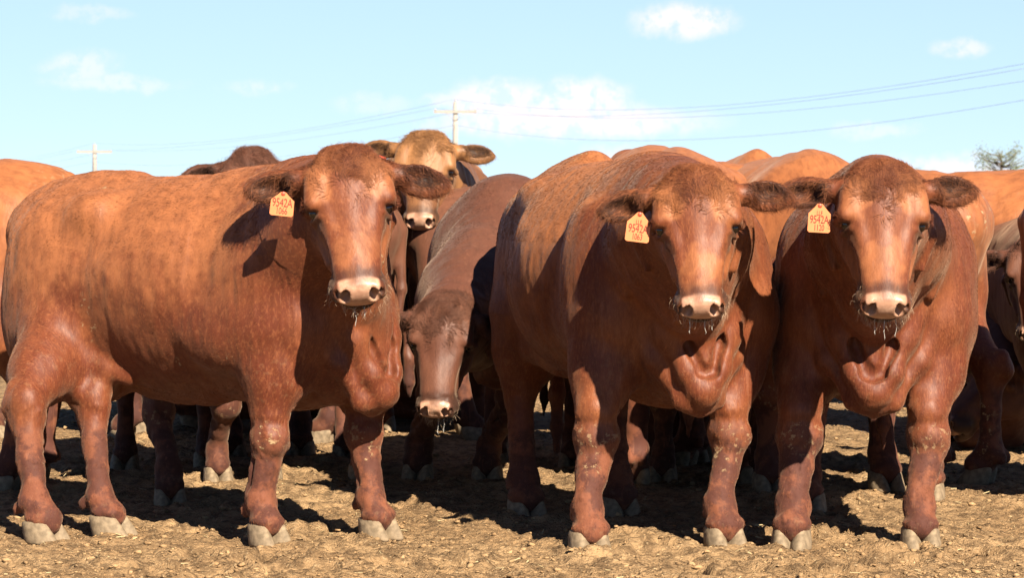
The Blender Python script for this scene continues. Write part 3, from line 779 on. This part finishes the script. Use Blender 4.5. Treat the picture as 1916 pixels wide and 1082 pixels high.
    if fur:
        N, A = vnormals(V, Q); NF = N[Q].mean(1); C = V[Q].mean(1)
        Df = (C - O) @ RH / HS; ff, fs, fn = Df[:, 0], Df[:, 1], Df[:, 2]
        ih = inhead[Q[:, 0]]
        def sample(wt, cnt):
            w = A * wt; tot = w.sum()
            if tot <= 0: return None
            q = r.choice(len(Q), cnt, p=w / tot); u, v = r.random((2, cnt, 1))
            a, b, c_, d_ = (V[Q[q, i]] for i in range(4))
            return q, (a * (1 - u) + b * u) * (1 - v) + (d_ * (1 - u) + c_ * u) * v, NF[q]
        def flow(p, nn):
            d_ = np.tile([-.75, 0, -.65], (len(p), 1)); Dp = (p - O) @ RH / HS
            lg = p[:, 2] < .6 * S; d_[lg] = [-.2, 0, -1]
            hm = (np.abs(Dp[:, 1]) < .2) & (Dp[:, 0] > -.1) & (Dp[:, 0] < .6) & (Dp[:, 2] > -.25)
            wf = np.stack([(Dp[:, 0] - .17), Dp[:, 1] * 1.2, 0 * Dp[:, 0]], 1) @ RH.T; wf /= np.linalg.norm(wf, axis=1, keepdims=True) + 1e-6
            d_[hm] = wf[hm]
            em = (np.abs(Dp[:, 1]) >= .2) & (Dp[:, 2] > -.3) & (Dp[:, 0] > -.15) & (Dp[:, 0] < .3)
            d_[em] = (np.sign(Dp[em, 1])[:, None] * hs[None] * .8 + hf[None] * .5)
            d_ = d_ - nn * (d_ * nn).sum(1, keepdims=True); return d_ / (np.linalg.norm(d_, axis=1, keepdims=True) + 1e-6)
        def strands(name, wt, cnt, ln, rad, lift, jit, material, kpts=3, curl=0, droop=0, atr=True, label=None, wav=0, wsc=14):
            sm = sample(wt, cnt)
            if sm is None: return
            q, p, nn = sm; t = flow(p, nn) + r.normal(0, jit, (cnt, 3))
            t -= nn * (t * nn).sum(1, keepdims=True); t /= np.linalg.norm(t, axis=1, keepdims=True)
            if wav:
                an = (vnoise(p, wsc, 3 + seed) * 2 * wav)[:, None]; t = t * np.cos(an) + np.cross(nn, t) * np.sin(an)
            L = (ln * (ln if np.ndim(ln) else 1) if False else (ln[q] if np.ndim(ln) else ln)) * r.uniform(.55, 1.15, cnt)
            side = np.cross(t, nn); cs = r.normal(0, curl, (cnt, 1))
            pts = []
            for j in range(kpts):
                x = j / (kpts - 1)
                pts.append(p - nn * .001 + L[:, None] * (t * x + nn * lift * (x - .55 * x * x) + side * cs * x * x - up * droop * x * x))
            at_ = {nm: v[Q[q, 0]] for nm, v in masks.items()} if atr else None
            if atr:
                tn = r.normal(0, .55, cnt) + 1.6 * vnoise(p * [1, 1, .5], 40, 9); at_['tone_dark'] = np.clip(-tn, 0, 1); at_['tone_light'] = np.clip(tn, 0, 1) * .8
            hair_obj(name, np.stack(pts, 1), rad, rad * .35, material, o, at_, label)
        clear = (pink[Q].max(1) < .15)
        if coat: 
            lz = np.where(ih, .008, .011); lz = np.where((~ih) & (C[:, 2] > 1.1 * S), .014, lz)
            strands('coat', clear * np.where(ih, 2.0, 1.0), coat, lz, .00050, .30, .20, HAIRMAT[mat.name], 3, wav=.7, wsc=16)
        hcol = HAIRMAT[mat.name]
        pollw = ih & clear & (ff < .24) & (ff > -.11) & (np.abs(fs) < .15) & (fn > -.15)
        strands('poll_hair', pollw * sstep(ff + np.abs(fs) * .6 + .10 * nz[Q[:, 0]], .20, .0), int(4500 + 8000 * (coat > 0)), shag * 5.5, .0006, .35, .22, hcol, 5, .5, wav=2.4, wsc=24)
        nh = int(2500 + 2500 * (coat > 0))
        strands('ear_hair', np.maximum(earhole, earrim * .08)[Q].mean(1), int(nh * .5), .032 * HS, .0006, .55, .45, hcol, 5, .4, .35)
        strands('ear_fringe', earrim[Q].mean(1), int(nh * .3), .020 * HS, .0005, .5, .5, hcol, 4, .3, .15)
        chinw = ih & clear & (ff > .40) & (fn < -.13) & (fn > -.24) & (np.abs(fs) < .10)
        strands('chin_whisker', chinw * 1.0, 170 if coat else 60, .036 * HS, .0005, .7, .7, M_WHISK, 4, .3, .45, False)
        lipw = ih & clear & (ff > .43) & (np.abs(fs) > .06) & (np.abs(fs) < .12) & (fn > -.18) & (fn < -.05)
        strands('muzzle_whisker', lipw * 1.0, 14 if coat else 8, .020 * HS, .00035, 1.2, .5, M_WHISK, 4, .2, .2, False)
        lashw = ih & (np.hypot(ff - .155, np.abs(fs) - .155) < .022) & (fn > -.115) & (fn < -.04)
        strands('eyelash', lashw * 1.0, 160 if coat else 60, .022 * HS, .0006, 1.0, .3, hcol, 4, .2, .3, False)
    for k_ in range(drool):
        s0 = r.uniform(-.05, .05); p0 = H(.525, s0, -.155); L = r.uniform(.03, .085)
        pts = [p0 + np.array([0, 0, -L * q]) + np.array([r.normal(0, .002), r.normal(0, .002), 0]) for q in (0, .3, .6, .9, 1)]
        Vt, Ft = tube(pts, [.0016, .0010, .0009, .0016, .0006], 6); link('drool_strand', mesh_from('drool_strand', Vt, Ft, M_DROOL), o)
    print(label[:40], 'v', len(V), 'grid', G.F.shape, round(time.time() - t0, 1))
    return dict(o=o, H=H, base=base, Rw=Rw, RH=RH, HS=HS, W=lambda p: Vector(Rw @ p) + base)
def _rot_y(deg):
    a = math.radians(deg); return np.array([[math.cos(a), 0, math.sin(a)], [0, 1, 0], [-math.sin(a), 0, math.cos(a)]])
def _rot_z(deg):
    a = math.radians(deg); return np.array([[math.cos(a), -math.sin(a), 0], [math.sin(a), math.cos(a), 0], [0, 0, 1]])
HAIRMAT = {}
def coatpair(name, **kw):
    m = coat_material(name, **kw); HAIRMAT[m.name] = coat_material(name + '_hair', hair=True, **kw); return m
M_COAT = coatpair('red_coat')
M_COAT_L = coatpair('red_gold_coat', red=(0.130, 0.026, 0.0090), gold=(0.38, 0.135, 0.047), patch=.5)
M_COAT_D = coatpair('dark_red_coat', red=(0.150, 0.052, 0.030), gold=(0.225, 0.088, 0.050), shade=.72, patch=.5)  # own dark coat of the lowered bull; for the crowd behind, painted shade
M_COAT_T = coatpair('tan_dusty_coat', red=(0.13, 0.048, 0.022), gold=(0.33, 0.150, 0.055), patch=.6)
# ------------------------------------------------------------------ the animals
HERO = (.011, .0055); MIDR = (.015, .0075); FAR = (.022, .011)
FURN = 240000
A = bull('big bull standing nearly side on at left, tag 9542A over 1066 in its ear', 402, 12.98, -31, S=1.0, wid=.98, length=.94,
         head=dict(px=648, py=292, d=12.2, yaw=3, pitch=63, roll=5, size=1.03), headkw=dict(wide=1.03), ear=(8, -4),
         legs=[(708, 1003, -18), (500, 1015, -22), (205, 998, 5), (80, 1010, 0)], res=HERO, mat=M_COAT, hump=.0, coat=FURN, seed=1, drool=3, rumpmud=.3,
         spots=[(162, 575, .05), (160, 600, .05), (158, 625, .04), (90, 860, .05), (490, 835, .06), (690, 830, .06), (425, 680, .03), (726, 492, .03), (735, 470, .02), (330, 690, .03), (195, 342, .02)])
B = bull('bull facing the camera in the centre, tag 9542A over 1063 in its ear', 1177, 13.05, -72, S=1.04, wid=.92, length=.94, bulge=.06, sw=1.18,
         head=dict(px=1302, py=333, d=11.7, yaw=-2, pitch=67, roll=2, size=.885), headkw=dict(wide=1.11), ear=(-4, 6),
         legs=[(1355, 1022, 0), (1102, 1032, -6), (1160, 962, 0), (985, 966, 0)], res=HERO, mat=M_COAT_L, top=.05, coat=FURN, seed=2, drool=4,
         spots=[(1085, 285, .035), (1068, 296, .03), (1062, 300, .02), (1105, 850, .06), (1348, 850, .05)])
C = bull('bull facing the camera at right, tag 9542A over 1120 in its ear', 1640, 13.2, -97, S=1.02, wid=1.02,
         head=dict(px=1655, py=322, d=11.8, yaw=2, pitch=65, roll=-2, size=.95), headkw=dict(wide=1.08), ear=(-14, -4),
         legs=[(1722, 1023, 8), (1481, 1022, -4), (1735, 930, 0), (1512, 955, 0)], res=HERO, mat=M_COAT, hump=.01, coat=FURN, seed=3, drool=4,
         spots=[(1700, 830, .05), (1500, 835, .05)])
M = bull('dark bull with lowered head between the left and centre bulls', 968, 15.2, -97, S=.98, wid=.92,
         head=dict(px=826, py=575, d=13.65, yaw=-6, pitch=70, roll=-2, size=.86), ear=(10, 10),
         legs=[(912, 897, 0), (782, 893, 0), None, None], res=MIDR, mat=M_COAT_D, coat=FURN // 2, seed=4, drool=3)
Z = bull('tan faced bull looking over the backs with its head held high', 800, 18.9, -88, S=1.12, gold_head=.9,
         head=dict(px=797, py=257, d=17.6, yaw=-3, pitch=60, roll=-2, size=.84), headkw=dict(wide=1.13), ear=(-8, -14), res=MIDR, mat=M_COAT_T, seed=5, shag=.008)
Hh = bull('bull far behind at left with only its dark poll and one ear showing', 480, 18.6, -85, S=1.02,
          head=dict(px=470, py=293, d=17.2, yaw=4, pitch=66, roll=0, size=1.0), ear=(0, 4), res=FAR, mat=M_COAT_D, seed=6, shag=.009, legs=[(562, 852, 0), (432, 856, 0), None, None])
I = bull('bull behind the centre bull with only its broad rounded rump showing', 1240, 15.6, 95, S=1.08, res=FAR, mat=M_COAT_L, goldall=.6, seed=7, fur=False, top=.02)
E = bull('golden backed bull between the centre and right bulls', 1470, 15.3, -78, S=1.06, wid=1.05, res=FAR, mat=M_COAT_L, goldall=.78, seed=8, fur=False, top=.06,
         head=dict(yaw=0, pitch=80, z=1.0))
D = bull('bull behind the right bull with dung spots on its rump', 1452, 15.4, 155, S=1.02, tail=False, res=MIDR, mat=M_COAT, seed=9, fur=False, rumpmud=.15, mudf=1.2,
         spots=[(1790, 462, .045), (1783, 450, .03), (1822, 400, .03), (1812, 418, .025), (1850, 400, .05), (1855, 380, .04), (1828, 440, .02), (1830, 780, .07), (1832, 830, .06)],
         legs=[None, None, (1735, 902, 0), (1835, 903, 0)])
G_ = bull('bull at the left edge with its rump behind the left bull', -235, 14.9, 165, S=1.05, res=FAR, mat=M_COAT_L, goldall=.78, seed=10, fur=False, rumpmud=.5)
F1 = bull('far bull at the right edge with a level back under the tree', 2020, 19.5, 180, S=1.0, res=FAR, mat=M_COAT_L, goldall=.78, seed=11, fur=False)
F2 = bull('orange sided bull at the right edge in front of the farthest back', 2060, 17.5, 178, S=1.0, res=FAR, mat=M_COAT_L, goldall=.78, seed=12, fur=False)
F3 = bull('bull at the right edge peering left with its shaded face and one eye', 1965, 16.9, -82, S=.86, res=MIDR, mat=M_COAT_D, seed=13,
          head=dict(px=1937, py=458, d=15.6, yaw=-8, pitch=64, roll=0, size=1.0))
F4 = bull('bull lying on the ground behind the right bulls with its muzzle low', 2030, 17.2, 185, S=.95, lying=True, res=FAR, mat=M_COAT_D, seed=14, fur=False, folds=False,
          head=dict(px=1880, py=655, d=16.8, yaw=-75, pitch=42, roll=0, size=1.0))
J = bull('bull lying down far behind the lowered head with its rump in the sun', 640, 19.2, 170, S=1.0, lying=True, res=FAR, mat=M_COAT_L, goldall=.78, seed=15, fur=False, folds=False)

K = bull('bull hidden behind the left bull with only its dark legs showing below the belly', 335, 15.2, -78, S=.92, res=FAR, mat=M_COAT_D, seed=16, fur=False, folds=False,
         head=dict(yaw=0, pitch=25, z=1.15), legs=[(408, 900, 0), (318, 940, 0), None, None])  # darkened coat puts the shade under the belly into the legs
N_ = bull('bull just past the right edge whose shadow falls on the animals beside it', 2375, 14.0, -8, S=1.02, res=FAR, mat=M_COAT, seed=17, fur=False, folds=False)

bull('dark bull standing far behind between the left bull legs', 425, 17.6, 170, S=0.95, res=FAR, mat=M_COAT_D, seed=20, fur=False, folds=False, head=dict(yaw=0, pitch=30, z=1.1))  # far bulls get a darkened coat that stands for shade between the legs
bull('dark bull standing far behind the centre bull with only legs showing', 1080, 17.8, 8, S=0.95, res=FAR, mat=M_COAT_D, seed=21, fur=False, folds=False, head=dict(yaw=0, pitch=30, z=1.1))
bull('dark bull standing far behind the right bull with only legs showing', 1560, 18.2, 175, S=0.95, res=FAR, mat=M_COAT_D, seed=22, fur=False, folds=False, head=dict(yaw=0, pitch=30, z=1.1))
bull('dark bull standing far behind the left bull rump with only legs showing', 200, 18.0, 15, S=0.95, res=FAR, mat=M_COAT_D, seed=23, fur=False, folds=False, head=dict(yaw=0, pitch=30, z=1.1))
bull('dark bull crowded behind the left bull chest with only legs showing', 580, 15.7, -84, S=0.92, res=FAR, mat=M_COAT_D, seed=30, fur=False, folds=False, head=dict(yaw=0, pitch=25, z=1.1))  # put in so its shadow covers the legs behind; coat darkened too
bull('dark bull crowded close behind the centre bull with only legs showing', 1335, 15.6, -95, S=0.92, res=FAR, mat=M_COAT_D, seed=31, fur=False, folds=False, head=dict(yaw=0, pitch=25, z=1.1))  # second bull added for its shadow, with the same darkened coat
# ------------------------------------------------------------------ ear tags
M_TAG = simple_mat('peach_plastic_tag', (0.80, 0.25, 0.095), .45, .4, 30, .08)
M_INK = simple_mat('tag_ink', (0.26, 0.05, 0.04), .8, .1)
M_TAGR = simple_mat('red_tag_button', (0.70, 0.10, 0.05), .45, .4)
def ear_tag(px, py, d, w, h, tilt, yaw, lines, label, mat=None):
    c = at(px, py, d)
    root = link('ear_tag', None, loc=c, rot=(math.radians(90), math.radians(tilt), math.radians(yaw)), label=label, category='ear tag', group='peach ear tags hanging from the bull ears')
    W, H_ = w / 2, h / 2; o = [(-W, -H_ + .006), (-W + .006, -H_), (W - .006, -H_), (W, -H_ + .006), (W * .98, H_ * .45), (W * .45, H_ * .95), (W * .2, H_ * 1.22), (-W * .2, H_ * 1.22), (-W * .45, H_ * .95), (-W * .98, H_ * .45)]
    n = len(o); V = []; 
    for i, z in enumerate((-.0014, .0014)):
        V += [(x, y, z + .05 * (y * y) * 1.0) for x, y in o]
    F = [tuple(range(n - 1, -1, -1)), tuple(range(n, 2 * n))] + [(i, (i + 1) % n, n + (i + 1) % n, n + i) for i in range(n)]
    link('tag_panel', mesh_from('tag_panel', V, F, mat or M_TAG, False), root)
    mb = MB().add(*tube([(0, H_ * 1.08, -.012), (0, H_ * 1.08, .003), (0, H_ * 1.08, .005)], [.008, .008, .006], 14))
    link('tag_button', mb.mesh('tag_button', M_TAGR), root)
    for txt, y, size in lines:  # flat printed characters
        cu = bpy.data.curves.new('tag_lettering', 'FONT'); cu.body = txt; cu.size = size; cu.align_x = 'CENTER'; cu.align_y = 'CENTER'; cu.extrude = .0002
        cu.space_character = .95; cu.materials.append(M_INK)
        tmp = bpy.data.objects.new("tmp", cu); COL.objects.link(tmp); dg = bpy.context.evaluated_depsgraph_get()
        me = bpy.data.meshes.new_from_object(tmp.evaluated_get(dg)); bpy.data.objects.remove(tmp)
        t = link("tag_lettering", me, root, (0, y, .0026)); t.scale = (.82, 1.25, 1)
    return root
ear_tag(1194, 428, 11.72, .086, .096, 7, 0, [('LLF', .022, .019), ('9542A', -.001, .034), ('1063', -.030, .025)], 'peach tag reading 9542A 1063 in the ear of the centre bull')
ear_tag(1533, 411, 11.82, .082, .094, 3, 0, [('LLF', .022, .019), ('9542A', -.001, .033), ('1120', -.030, .025)], 'peach tag reading 9542A 1120 in the ear of the right bull')
ear_tag(528, 384, 12.15, .088, .080, 6, 0, [('9542A', .008, .036), ('1066', -.022, .028)], 'peach tag reading 9542A 1066 in the ear of the left bull')
ear_tag(714, 301, 17.42, .055, .045, -25, 0, [], 'small red tag hanging from the ear of the tan faced bull', M_TAGR)
print('total', round(time.time() - T0, 1))
